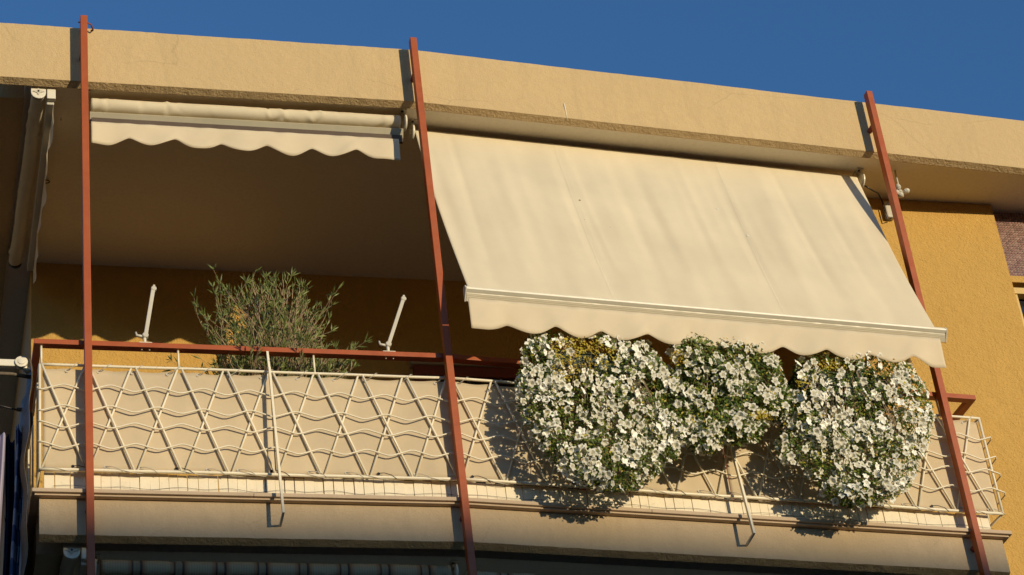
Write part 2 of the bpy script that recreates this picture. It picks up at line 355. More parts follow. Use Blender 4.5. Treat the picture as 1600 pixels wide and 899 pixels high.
# ------------------------------------------------------------------ railing
rl = thing('balcony_railing', 'cream wire lattice railing with a red steel handrail around the balcony', 'railing', (0, .06, 0))
ZWT, ZWB, P0 = .837, .142, .2635
YW = .065
def par(F, a, b, y0, y1, z0, z1, nm, mat, bev=.002): MB(F).box((a, y0, z0), (b, y1, z1)).build(nm, mat, rl, bevel=bev)
RE = 3.50
par(ID, -2.405, -.022, .046, .096, .967, 1.0, 'handrail', M['red'])
par(RT, .022, RE, .046, .096, .967, 1.0, 'handrail', M['red'])
par(ID, -.021, .021, .047, .095, .968, .999, 'handrail', M['red'])
par(ID, -2.4049, -2.362, .097, 2.049, .968, .9995, 'handrail', M['red'])
MB().add([RT((RE-.048, .0965, .968)), RT((RE-.001, .0965, .968)), (3.44, .864, .968), (3.39, .864, .968), RT((RE-.048, .0965, .9995)), RT((RE-.001, .0965, .9995)), (3.44, .864, .9995), (3.39, .864, .9995)],
         [(0, 3, 2, 1), (4, 5, 6, 7), (0, 1, 5, 4), (1, 2, 6, 5), (2, 3, 7, 6), (3, 0, 4, 7)]).build('handrail', M['red'], rl)
LX0 = -2.372
def bar(F, p, q, r, nm='lattice_bar', n=7): return MB(F).tube([p, q], r, n).build(nm, M['white'], rl)
def wob(x): return .0015*math.sin(x*3.1)+.001*math.sin(x*7.7)
for F, a, b in ((ID, LX0, 0.), (RT, 0., RE)):
    for z, nm in ((ZWT, 'top_bar'), (ZWB, 'bottom_bar')):
        MB(F).tube([(a+(b-a)*i/24, YW, z+wob(a+(b-a)*i/24)) for i in range(25)], .0085 if nm == 'top_bar' else .0095, 8).build(nm, M['white'], rl)
    n = round((b-a)/P0)
    for i in range(n):
        x = a+P0*i if F is ID else .018+P0*i
        bar(F, (x+.012, YW-.004, ZWT-.004), (x+P0-.010, YW-.004, ZWB+.006), .0070)
        bar(F, (x+P0-.012, YW+.004, ZWT-.004), (x+.010, YW+.004, ZWB+.006), .0066)
    for fr, ph in ((.22, 1), (.42, 1), (.585, -1), (.78, -1)):
        z = ZWT-(ZWT-ZWB)*fr; pts = []; step = P0/12
        x = a-.01 if F is ID else -.0; e = b+.0 if F is ID else RE+.045
        o = LX0 if F is ID else .018
        jx = U(-.004, .004)
        while x < e:
            c = math.cos(2*math.pi*((x-o)/P0-.5)); c = math.asin(.94*c)/math.asin(.94)
            pts.append((x, YW-.012+.0015*math.sin(x*5), z+ph*.019*c+jx+wob(x*1.7+fr*9)*1.3)); x += step
        if F is RT: pts += [(RE+.052, YW+.01, pts[-1][2]-.002), (RE+.045, YW+.10, pts[-1][2]-.012), (RE+.03, YW+.24, pts[-1][2]-.012)]
        MB(F).tube(pts, .0048, 6).build('wavy_wire', M['white'], rl)
for x in (-2.363, -1.585, -.795): bar(ID, (x, YW, ZWT+.008), (x, YW+.005, .968), .0068, 'stub')
for x in (.80, 1.60, 2.42, 3.225): bar(RT, (x, YW, ZWT+.008), (x, YW+.005, .968), .0068, 'stub')
bar(ID, (LX0, YW, ZWT), (LX0, YW, ZWB), .0075, 'end_bar'); bar(RT, (RE-.005, YW, ZWT), (RE-.005, YW, ZWB), .0085, 'end_bar')
for z in (ZWT, ZWB):
    MB().tube([(LX0, YW+.01, z), (LX0, 2.04, z)], .008, 6).build('side_bar', M['white'], rl)
    MB().tube([RT((RE-.005, YW+.01, z)), (3.40, .86, z)], .008, 6).build('side_bar', M['white'], rl)
for i in range(5): bar(ID, (LX0, .25+i*.36, ZWB), (LX0, .25+i*.36, ZWT), .006)
for i in range(2): bar(RT, (RE-.015-i*.012, .22+i*.2, ZWB), (RE-.015-i*.012, .22+i*.2, ZWT), .006)
for F, xt, xb in ((ID, -1.069, -1.052), (RT, 1.70, 1.738)):      # flat struts that carry the railing and hook back to the slab
    m = MB(F); m.obox((xt, .052, .968), (xt+.002, .03, .84), .013, .018); m.obox((xt+.002, .025, .8395), (xb, -.045, -.175), .013, .022)
    m.add([(xb-.0065, -.056, -.175), (xb+.0065, -.056, -.175), (xb+.0065, -.034, -.165), (xb-.0065, -.034, -.165), (xb-.0065, .078, -.187), (xb+.0065, .078, -.187), (xb+.0065, .078, -.174), (xb-.0065, .078, -.174)],
          [(0, 3, 2, 1), (4, 5, 6, 7), (0, 1, 5, 4), (1, 2, 6, 5), (2, 3, 7, 6), (3, 0, 4, 7)])
    m.build('strut', M['white'], rl)

# beige cloth behind the lattice, tied with wire
scn = thing('privacy_screen', 'beige cloth screen tied with wire behind the cream lattice railing', 'screen', (0, .1, .1))
def fold(x, z): return .006*math.sin(x*9+1.3*math.sin(x*4))*(.6+.4*math.sin(z*5+x*2))+.003*math.sin(x*23+z*3)
TL = []; x = -2.22
while x < -.05: TL.append((ID, x)); x += .193*U(.9, 1.12)
x = .06
while x < 3.4: TL.append((RT, x)); x += .193*U(.9, 1.12)
def screen_panel(F, a, b):
    m = MB(F); nx = int((b-a)/.022); nz = 16; vs = []
    ts = [tx for f, tx in TL if f is F]
    for i in range(nx+1):
        xx = a+(b-a)*i/nx; dmin = min(abs(xx-t_) for t_ in ts) if ts else .1
        sag = .010*(1-math.exp(-(dmin/.05)**2)); bsag = .008*math.sin(xx*8)
        for k in range(nz+1):
            q = k/nz; z = (.825-sag)*(1-q)+(.150+bsag*.5)*q
            vs.append((xx, .083+fold(xx, z)*.6, z))
    m.add(vs, [(i*(nz+1)+k, (i+1)*(nz+1)+k, (i+1)*(nz+1)+k+1, i*(nz+1)+k+1) for i in range(nx) for k in range(nz)], True)
    o = m.build('cloth_panel', M['screen'], scn, recalc=False); s = o.modifiers.new('thickness', 'SOLIDIFY'); s.thickness = .002
screen_panel(ID, -2.355, -1.06); screen_panel(ID, -1.055, -.006); screen_panel(RT, .0, 1.7); screen_panel(RT, 1.705, 3.485)
for i, (F, x) in enumerate(TL):
    m = MB(F); s = U(.045, .075)
    m.tube([(x, .074, .805), (x+s*.5, .055, .815), (x+s, .05, .842), (x+s+.012, .06, .85)], .0022, 5)
    m.disc((x, .079, .803), (0, -1, 0), [(0, .009), (.004, .009), (.004, .004)], 10)
    m.build('wire_tie', M['alug'], scn)
    if i % 1 == 0:
        m = MB(F); xx = x+.03
        m.tube([(xx, .072, .172), (xx+.03, .06, .168), (xx+.07, .052, .150), (xx+.10, .06, .130)], .0022, 5); m.disc((xx, .079, .172), (0, -1, 0), [(0, .009), (.004, .009), (.004, .004)], 10)
        m.build('wire_tie', M['alug'] if i % 3 else M['dark'], scn)
for s in (0, 1):
    F = ID if s == 0 else RT; pts = []
    for i in range(90):
        x = (-2.36+i*.0262) if s == 0 else (.01+i*.0385)
        q = x*2*math.pi/.35; pts.append((x, .0655+.0115*math.cos(q), ZWB+.012*math.sin(q)))
    MB(F).tube(pts, .0018, 4).build('lashing_wire', M['alug'], scn)

# whitewashed boards on the sill
bd = thing('board_edging', 'row of short whitewashed boards standing on the sill below the lattice', 'board edging', (0, .1, 0))
def boards(F, a, b):
    x = a
    while x < b-.03:
        w_ = U(.049, .060); h = .150+U(-.006, .004); y = .098+U(-.002, .004); tl = U(-.002, .002)
        m = MB(F).add([(x, y, .0), (x+w_-.0022, y, .0), (x+w_-.0022, y+.012, .0), (x, y+.012, .0), (x+tl, y+.002, h), (x+w_-.0022+tl, y+.002, h+U(-.002, .002)), (x+w_-.0022+tl, y+.014, h), (x+tl, y+.014, h)],
                      [(0, 3, 2, 1), (4, 5, 6, 7), (0, 1, 5, 4), (1, 2, 6, 5), (2, 3, 7, 6), (3, 0, 4, 7)])
        m.build('board', M['wood'], bd); x += w_+(U(.001, .004) if rnd() < .25 else 0)
boards(ID, -2.09, -.005); boards(RT, .005, 3.40)
for F, a, b in ((ID, -2.3, 0), (RT, 0, 3.42)):
    MB(F).tube([(a+(b-a)*i/60, .092+.003*math.sin(i*.9), .052+.006*math.sin(i*.8)+.004*math.sin(i*.37)) for i in range(61)], .0011, 4).build('wire', M['dark'], bd)
for a, b in ((-2.345, -2.29), (-2.285, -2.205), (-2.2, -2.095)): MB().box((a, .10+U(0, .01), 0), (b, .122, .152)).build('board', M['wood'], bd)

# ------------------------------------------------------------------ awnings
def scallops(F, a, b, y, ztop, zb, cusp0, per, A, parent, mat, lean=0., seed=0, nm='valance'):
    R_ = random.Random(seed); nx = int((b-a)/.012); nz = 7; vs = []; ph = R_.uniform(0, 6)
    for i in range(nx+1):
        x = a+(b-a)*i/nx; u = ((x-cusp0)/per) % 1.0
        if x < cusp0: u = max(.5, u) if cusp0-x < per else .5
        last = cusp0+per*math.floor((b-cusp0)/per)
        if x > last: u = min(.5, u)
        h = A*(1-math.sqrt(math.sin(math.pi*u)**2+.02)/1.01)
        bz = zb+h+.003*math.sin(x*4+ph)
        for k in range(nz+1):
            q = k/nz
            yy = y+lean*q+q*(.010*math.sin(x*11+ph+2*q)+.006*math.sin(x*27+ph*2+q)+.004*math.sin(x*5))+.0022*math.sin(x*43+q*9+ph)*math.sin(x*7+ph)
            vs.append((x, yy, ztop*(1-q)+bz*q))
    m = MB(F).add(vs, [(i*(nz+1)+k, (i+1)*(nz+1)+k, (i+1)*(nz+1)+k+1, i*(nz+1)+k+1) for i in range(nx) for k in range(nz)], True)
    o = m.build(nm, mat, parent, recalc=False); s = o.modifiers.new('thickness', 'SOLIDIFY'); s.thickness = .0012
    vs2 = [vs[i*(nz+1)+nz] for i in range(nx+1)]
    return vs2
def fabric_roll(F, p0, p1, r, parent, mat, seed=0):
    """a roll of canvas with creases, from p0 to p1"""
    p0 = Vector(p0); p1 = Vector(p1); ax = (p1-p0); L = ax.length; ax.normalize(); a = Vector((0, 0, 1)); b = ax.cross(a)
    R_ = random.Random(seed); n = 36; ns = int(L/.012); vs = []
    cr = [(R_.uniform(0, L), R_.uniform(-2, 2), R_.uniform(.02, .06)) for _ in range(26)]
    for i in range(ns+1):
        s = L*i/ns
        for k in range(n):
            q = 2*math.pi*k/n; rr = r
            for c, tw, w_ in cr:
                d = (s-c-tw*.03*math.sin(q))/(w_*.35)
                if abs(d) < 3: rr += .008*math.exp(-d*d)*math.sin(q*2+tw*3)*(.4+.6*math.sin(tw*5))
            rr += .0012*math.sin(s*9+q)
            vs.append(p0+ax*s+(a*math.cos(q)+b*math.sin(q))*rr)
    fs = [(i*n+k, i*n+(k+1) % n, (i+1)*n+(k+1) % n, (i+1)*n+k) for i in range(ns) for k in range(n)]
    fs += [tuple(range(n))[::-1], tuple(ns*n+k for k in range(n))]
    return MB(F).add(vs, fs, True).build('fabric_roll', mat, parent)
def endplate(F, c, r, sgn, parent):
    m = MB(F); m.disc(c, (sgn, 0, 0), [(0, r*.82), (.006, r), (.014, r), (.017, r*.93), (.012, r*.8), (.012, r*.3), (.024, r*.28), (.026, r*.12)], 28)
    o = m.build('end_plate', M['alu'], parent)
    m = MB(F); m.box((c[0]-.022, c[1]-.05, 2.988 if c[2] > 0 else c[2]+r*.9), (c[0]+.022, c[1]+.04, 2.9985 if c[2] > 0 else c[2]+r*.9+.01))
    m.box((c[0]-.006, c[1]-.02, c[2]+r*.5), (c[0]+.006, c[1]+.02, 2.9879 if c[2] > 0 else c[2]+r*.9))
    m.build('ceiling_bracket', M['alug'], parent)
    MB(F).disc((c[0]-.008, c[1]-.036, 2.9875 if c[2] > 0 else c[2]+r*.9-.002), (0, 0, -1), [(0, .009), (.006, .009)], 6).build('bolt', M['dark'], parent)
def rolled(F, x0, x1, y, zc, label, mat, vmat, cusp0, per, group=None, zval=None, seed=0, nm='rolled_awning', slope=0):
    t = thing(nm, label, 'awning', F((x0, y, zc)), group)
    zr = lambda x: zc+slope*(x-x0)
    fabric_roll(F, (x0+.012, y+.015, zc), (x1-.03, y+.015, zr(x1)), .046, t, mat, seed)
    a_, b_ = x0+.004, x1-.012; dz = zr(x1)-zc; pf = [(y+.032, zc-.116), (y+.002, zc-.066), (y+.008, zc-.055), (y+.03, zc-.035), (y+.05, zc-.035), (y+.05, zc-.116)]
    vs = [(x, yy, zz+(dz if x == b_ else 0)) for x in (a_, b_) for yy, zz in pf]; n = len(pf)
    m = MB(F); m.add(vs, [(k, (k+1) % n, n+(k+1) % n, n+k) for k in range(n)]+[tuple(range(n))[::-1], tuple(n+k for k in range(n))])
    m.build('front_bar', M['alud'], t)
    m = MB(F); m.box((a_+.01, y+.008, zc-.156), (b_-.01, y+.028, zc-.100)); m.build('valance_gap_shade', M['gap_shade'], t)  # dark strip standing in for the shaded gap between bar and valance
    scallops(F, x0+.010, x1-.050, y-.000, zc-.141, zval, cusp0, per, .062, t, vmat, seed=seed)
    endplate(F, (x0-.012, y+.015, zc), .055, -1, t); endplate(F, (x1-.005, y+.015, zr(x1)), .055, 1, t)
    return t
c0 = atL(202, 212, .22)
aw = rolled(ID, -2.056, -.054, .235, 2.912, 'rolled-up cream awning with scalloped valance under the roof, between left and middle posts', M['awning'], M['valance'], -1.812, .2850, None, 2.602, 3, slope=.0045)
# the open awning
oa = thing('open_awning', 'open cream canvas awning sloping out over the flowers, with scalloped valance', 'awning', RT((1.6, .25, 2.9)))
NX, NZ = 200, 60
def fab(i, k):
    u = i/NX; v = k/NZ
    xt = .058+(3.192-.058)*u; xb = .078+(3.145-.078)*u
    if v < .06:
        q = v/.06; ang = math.radians(150-110*q); y = .375-.046*math.cos(math.radians(25+65*(1-q))); z = 2.918+.046*math.sin(math.radians(25+65*(1-q))); x = xt
    else:
        q = (v-.06)/.94; y = .333+(-.252-.333)*q; z = 2.937+(1.268-2.937)*q; x = xt+(xb-xt)*q
        sag = math.sin(math.pi*q)
        y += .020*sag
        f = 0
        for s0, am, wd, sk in FO: f += am*math.exp(-(((x-s0)-sk*(q-.5))/wd)**2)*math.sin(math.pi*min(1, q*1.15+.03))**.7
        f += .005*math.sin(x*17+q*2.2+1)*min(1, q*2.5)+.0016*math.sin(x*41+q*3)*q+.0008*math.sin(x*67-q*4)*math.sin(math.pi*q)
        f += (.010*math.exp(-((x-.125)/.05)**2)+.014*math.exp(-((x-3.14)/.05)**2))*sag
        y += f; z += f*.3
        x += -.004*math.exp(-(u/.04)**2)*sag+(-.0)*sag
    return (x, y, z)
FR = random.Random(5)
FO = [(.1+i*.163+FR.uniform(-.05, .05), FR.uniform(-.013, .013), FR.uniform(.025, .07), FR.uniform(-.08, .08)) for i in range(19)]
FO += [(1.03, -.006, .03, .0), (2.16, -.006, .03, .02), (.99, .010, .05, 0), (2.11, .010, .05, .02)]
m = MB(RT).add([fab(i, k) for i in range(NX+1) for k in range(NZ+1)], [(i*(NZ+1)+k, (i+1)*(NZ+1)+k, (i+1)*(NZ+1)+k+1, i*(NZ+1)+k+1) for i in range(NX) for k in range(NZ)], True)
cv = m.build('canvas', M['awning'], oa, recalc=False); s = cv.modifiers.new('thickness', 'SOLIDIFY'); s.thickness = .0012
for s0 in (1.03, 2.16):
    vs = []
    i0 = int(NX*(s0-.1)/3.08)
    for k in range(3, NZ+1):
        a_ = Vector(fab(i0, k)); b_ = Vector(fab(i0+1, k)); nrm = Vector((0, -.0022, -.0006)); vs += [a_+nrm, b_+nrm+(b_-a_)*.15]
    m = MB(RT).add(vs, [(2*k, 2*k+1, 2*k+3, 2*k+2) for k in range(NZ-3)], True)
    m.build('seam', M['seam'], oa, recalc=False)
MB(RT).tube([(.09, .375, 2.918), (3.20, .375, 2.918)], .042, 20).build('roller', M['awning'], oa)
def extr(prof, x0, x1):
    vs = [(x, y, z) for x in (x0, x1) for y, z in prof]; n = len(prof)
    return MB(RT).add(vs, [(j, (j+1) % n, n+(j+1) % n, n+j) for j in range(n)]+[tuple(range(n))[::-1], tuple(n+j for j in range(n))])
extr([(-.2565, 1.2405), (-.2735, 1.2525), (-.275, 1.262), (-.262, 1.268), (-.266, 1.273), (-.256, 1.284), (-.235, 1.289), (-.222, 1.276), (-.222, 1.2405)], .066, 3.205).build('front_bar', M['alu'], oa)
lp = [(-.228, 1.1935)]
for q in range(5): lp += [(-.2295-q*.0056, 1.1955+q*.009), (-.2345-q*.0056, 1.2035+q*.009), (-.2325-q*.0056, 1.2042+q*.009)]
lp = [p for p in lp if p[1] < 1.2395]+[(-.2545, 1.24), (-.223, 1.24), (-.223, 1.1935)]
extr(lp, .068, 3.203).build('grooved_face', M['alu_shaded'], oa)  # lower face of the bar, its shade painted in by a darker metal
cp = [(-.226, 1.192), (-.262, 1.238), (-.276, 1.256), (-.262, 1.284), (-.235, 1.29), (-.221, 1.277), (-.221, 1.192)]
extr(cp, .058, .0655).build('bar_cap', M['alug'], oa); extr(cp, 3.2055, 3.213).build('bar_cap', M['alug'], oa)
scallops(RT, .068, 3.150, -.262, 1.192, .976, .297, .2927, .064, oa, M['valance'], 0., 9)
endplate(RT, (.050, .345, 2.925), .060, -1, oa); endplate(RT, (3.222, .355, 2.925), .060, 1, oa)
for s0 in (.75, 2.7):                                # side arms from the handrail to the front bar
    MB(RT).tube([(s0, .06, 1.03), (s0, -.1, 1.10), (s0, -.222, 1.21)], .011, 8).build('arm', M['alu'], oa)
# spots on the canvas
def pix(P):
    d = RT(P)-CAMP; w_ = d.dot(fw); return (800+FK*d.dot(rt)/w_, 449.5-FK*d.dot(up)/w_)
FAB = [(pix(fab(i, k)), fab(i, k)) for i in range(0, NX+1) for k in range(5, NZ+1)]
for px, py, r_, mt in ((907, 313, .008, 'branch'), (1168, 367, .012, 'alu'), (1120, 327, .012, 'alu'), (912, 345, .005, 'alu'), (955, 355, .006, 'alu')):
    P = min(FAB, key=lambda q: (q[0][0]-px)**2+(q[0][1]-py)**2)[1]
    nrm = Vector((0, -1, .35)).normalized()
    MB(RT).disc(Vector(P)+nrm*.0005, nrm, [(0, r_), (.0035, r_*.8)], 7).build('spot', M[mt], oa)

# side awning, rolled, seen end-on at the left edge, this floor and the one below
def side_awning(zo, label, mat, xs=0, grp=None, dx=0):
    t = thing('rolled_side_awning', label, 'awning', (-2.37+dx, .18, 2.93+zo), grp)
    m = MB(); pa = Vector((-2.372+dx, .20, 2.935+zo)); pb = Vector((-2.398+dx, 1.955, 2.935+zo))
    fabric_roll(ID, pa, pb, .042, t, mat, 21)
    # end plate: a shield with a lozenge boss
    m = MB(); pts = []; r_ = .052
    shield = [(-.046, .05), (.046, .05), (.046, -.01)]+[(.046*math.cos(q), -.01-.046*math.sin(q)) for q in [i*math.pi/8 for i in range(1, 8)]]+[(-.046, -.01)]
    n = len(shield); vs = [(pa.x+x, y, pa.z+z) for y in (.168, .182) for x, z in shield]
    m.add(vs, [(j, (j+1) % n, n+(j+1) % n, n+j) for j in range(n)]+[tuple(range(n))[::-1], tuple(n+j for j in range(n))]); m.build('end_plate', M['alu'], t, bevel=.004)
    q = [(-.036, 0), (-.01, .011), (0, .03), (.01, .011), (.036, 0), (.01, -.011), (0, -.03), (-.01, -.011)]
    MB().add([(pa.x+x, y, pa.z+z-.004) for y in (.163, .167) for x, z in q], [(j, (j+1) % 8, 8+(j+1) % 8, 8+j) for j in range(8)]+[tuple(range(8))[::-1], tuple(8+j for j in range(8))]).build('boss', M['alug'], t)
    MB().disc((pa.x, .162, pa.z-.004), (0, -1, 0), [(0, .006), (.003, .006)], 8).build('screw', M['dark'], t)
    MB().tube([(pb.x, 1.955, pb.z), (pb.x, 1.985, pb.z)], .044, 16).build('end_cap', M['dark'], t)
    MB().box((pa.x+.052, .20, pa.z-.075), (pa.x+.098, 1.96, pa.z-.02)).build('front_bar', M['dark'] if 0 else M['alug'], t, bevel=.006)
    MB().box((pa.x+.052, .165, pa.z-.055), (pa.x+.105, .198, pa.z+.02)).build('bar_end', M['alu'], t, bevel=.004)
    # valance hanging from the bar
    nx, nz = 90, 6; vs = []
    for i in range(nx+1):
        y = .21+1.74*i/nx; u = (y*3.6) % 1; h = .035*(1-math.sin(math.pi*u)**.85)
        for k in range(nz+1):
            qq = k/nz; vs.append((pa.x+.092+qq*(.010*math.sin(y*8)+.006*math.sin(y*21)), y, pa.z-.07-(.15-h)*qq))
    o = MB().add(vs, [(i*(nz+1)+k, (i+1)*(nz+1)+k, (i+1)*(nz+1)+k+1, i*(nz+1)+k+1) for i in range(nx) for k in range(nz)], True).build('valance', M['valance'] if zo == 0 else mat, t, recalc=False)
    return t
sa = side_awning(0, 'rolled-up awning along the left side, its white end plate under the roof', M['awning'])
side_awning(-3.24, 'rolled-up awning of the lower floor, its pale end plate at the bottom left corner', M['awning'], dx=.18)
tag(MB().tube([atL(82, 181, .5)*1, atL(88, 182, .5), atL(95, 183, .5), atL(95, 189, .5)], .006, 6).build('ceiling_hook', M['alu']), 'small white hook under the ceiling beside the left side awning', 'hook')
q = (2.985-CAMP.z)/ray(72, 284).z; ph_ = CAMP+ray(72, 284)*q
tag(MB().tube([ph_+Vector((.022*math.cos(i*.52), .016*math.sin(i*.52), 0)) for i in range(13)], .004, 6).build('ceiling_ring', M['dark']), 'small dark ring on the ceiling further back than the white hook', 'ring')
# striped awnings of the floor below
rolled(ID, -2.04, -.03, .27, -.352, 'rolled striped awning under the balcony slab, left of the middle post', M['stripe'], M['stripe'], -1.8, .2844, 'striped awnings of the floor below', -.64, 31, 'striped_awning')
rolled(RT, .09, 3.1, .27, -.386, 'rolled striped awning under the balcony slab, right of the middle post', M['stripe'], M['stripe'], .3, .2927, 'striped awnings of the floor below', -.67, 32, 'striped_awning')

# drop arms left unhooked on the handrail
def droparm(px0, py0, px1, py1, label):
    a = atL(px0, py0, .07); a.z = 1.0; b = atL(px1, py1, .07)
    t = thing('awning_arm', label, 'arm', a, 'loose awning arms on the handrail')
    MB().box((a.x-.035, .05, 1.0003), (a.x+.04, .092, 1.006)).build('foot', M['alu'], t)
    MB().tube([(a.x, .07, 1.006), (a.x, .07, 1.05)], .010, 10).build('pin', M['alu'], t)
    MB().disc((a.x+.004, .054, 1.062), (0, 1, 0), [(0, .013), (.004, .018), (.03, .018), (.034, .013)], 16).build('joint', M['alug'], t)
    MB().tube([(a.x, .07, 1.055), (a.x-.045, .07, 1.062), (a.x-.05, .07, 1.085)], [.009, .009, .006], 8).build('lever', M['alug'], t)
    MB().obox((a.x+.006, .07, 1.065), (b.x-.004, .07, b.z-.03), .024, .018).build('bar', M['alug'], t, bevel=.004)
    MB().disc((b.x, .058, b.z-.022), (0, 1, 0), [(0, .011), (.003, .016), (.022, .016), (.025, .011)], 14).box((b.x-.004, .06, b.z-.03), (b.x+.008, .076, b.z+.002)).build('tip', M['alug'], t)
    for s in (-1, 1): MB().disc((a.x+s*.022+.004, .07, .967), (0, 0, -1), [(0, .004), (.006, .004)], 8).build('bolt', M['alu'], t)
droparm(226, 530, 240, 447, 'short white metal arm on the handrail, left of the shrub')
droparm(606, 543, 630, 463, 'short white metal arm on the handrail, near the middle post')

# wind sensor, cable and switch box on the right wall
cb = atL(1388, 328, .84)
t = thing('wall_switch_box', 'grey box with a black cable on the yellow wall behind the rightmost post', 'box', cb)
MB().box((cb.x-.03, .815, cb.z-.08), (cb.x+.03, .8635, cb.z+.06)).build('housing', M['alug'], t, bevel=.01)
MB().tube([Vector(RT((3.24, .36, 2.90))), atL(1362, 297, .6), atL(1372, 302, .72), atL(1379, 316, .82), atL(1383, 332, .82), atL(1386, 343, .82), (cb.x, .83, cb.z-.085)], .0055, 6).build('cable', M['dark'], t)
an = atR(1407, 303, .30)
t = thing('wind_sensor', 'small grey wind sensor with three cups beside the rightmost post', 'wind sensor', RT(an))
MB(RT).tube([(an.x, an.y, 2.9985), (an.x, an.y, an.z+.02)], .006, 8).build('stem', M['alug'], t)
MB(RT).disc((an.x, an.y, an.z-.03), (0, 0, 1), [(0, .012), (.008, .02), (.028, .02), (.034, .015), (.038, .02), (.055, .016)], 16).build('hub', M['alug'], t)
for dx_, dz_ in ((.038, .008), (-.012, .030), (-.03, -.012)):
    c = Vector((an.x+dx_, an.y-.01, an.z+dz_+.01))
    MB(RT)._lathe(c, Vector((dx_, -.02, dz_)).normalized(), [(-.02, .004), (-.005, .018), (.012, .020), (.024, .014), (.03, .003)], 12, 0).build('cup', M['alug'], t)
    MB(RT).tube([(an.x, an.y, an.z+.005), c], .003, 6).build('cup_arm', M['alug'], t)

# ------------------------------------------------------------------ flowers
def flower_mesh(seed):
    R_ = random.Random(seed); v = [(0, 0, -.022)]; f = []; n = 15; rad = .0275
    v += [(.0055*math.cos(2*math.pi*k/n), .0055*math.sin(2*math.pi*k/n), -.010) for k in range(n)]
    v += [((.0165)*math.cos(2*math.pi*k/n), .0165*math.sin(2*math.pi*k/n), .001+R_.uniform(-.002, .002)) for k in range(n)]
    for k in range(n):
        lob = [1.0, 1.02, .72][k % 3]; q = 2*math.pi*k/n; r_ = rad*lob*R_.uniform(.93, 1.1)
        v.append((r_*math.cos(q), r_*math.sin(q), R_.uniform(-.005, .004)))
    for k in range(n):
        a, b = 1+k, 1+(k+1) % n; f.append((0, a, b)); f.append((a, a+n, b+n, b)); f.append((a+n, a+2*n, b+2*n, b+n))
    me = bpy.data.meshes.new('flower'); me.from_pydata(v, [], f); me.materials.append(M['petal']); return me
FM = [flower_mesh(i) for i in range(6)]
def inpoly(p, poly):
    c = False; n = len(poly)
    for i in range(n):
        a, b = poly[i], poly[(i+1) % n]
        if (a[1] > p[1]) != (b[1] > p[1]) and p[0] < (b[0]-a[0])*(p[1]-a[1])/(b[1]-a[1])+a[0]: c = not c
    return c
def edged(p, poly):
    d = 9; n = len(poly)
    for i in range(n):
        a = Vector(poly[i]); b = Vector(poly[(i+1) % n]); q = Vector(p); ab = b-a; t_ = max(0, min(1, (q-a).dot(ab)/ab.length_squared)); d = min(d, (q-a-ab*t_).length)
    return d
from mathutils import noise as mn
def leafquad(vs, fs, p, nrm, ln, wd, rr):
    nrm = nrm.normalized(); a = nrm.orthogonal().normalized(); q = rr.uniform(0, 6.28); d = a*math.cos(q)+nrm.cross(a)*math.sin(q); s = d.cross(nrm)
    n = len(vs); vs += [p, p+d*ln*.5+s*wd*.5+nrm*ln*.12, p+d*ln, p+d*ln*.5-s*wd*.5+nrm*ln*.12, p+d*ln*.5]
    fs += [(n, n+1, n+4), (n+1, n+2, n+4), (n+4, n+2, n+3), (n, n+4, n+3)]
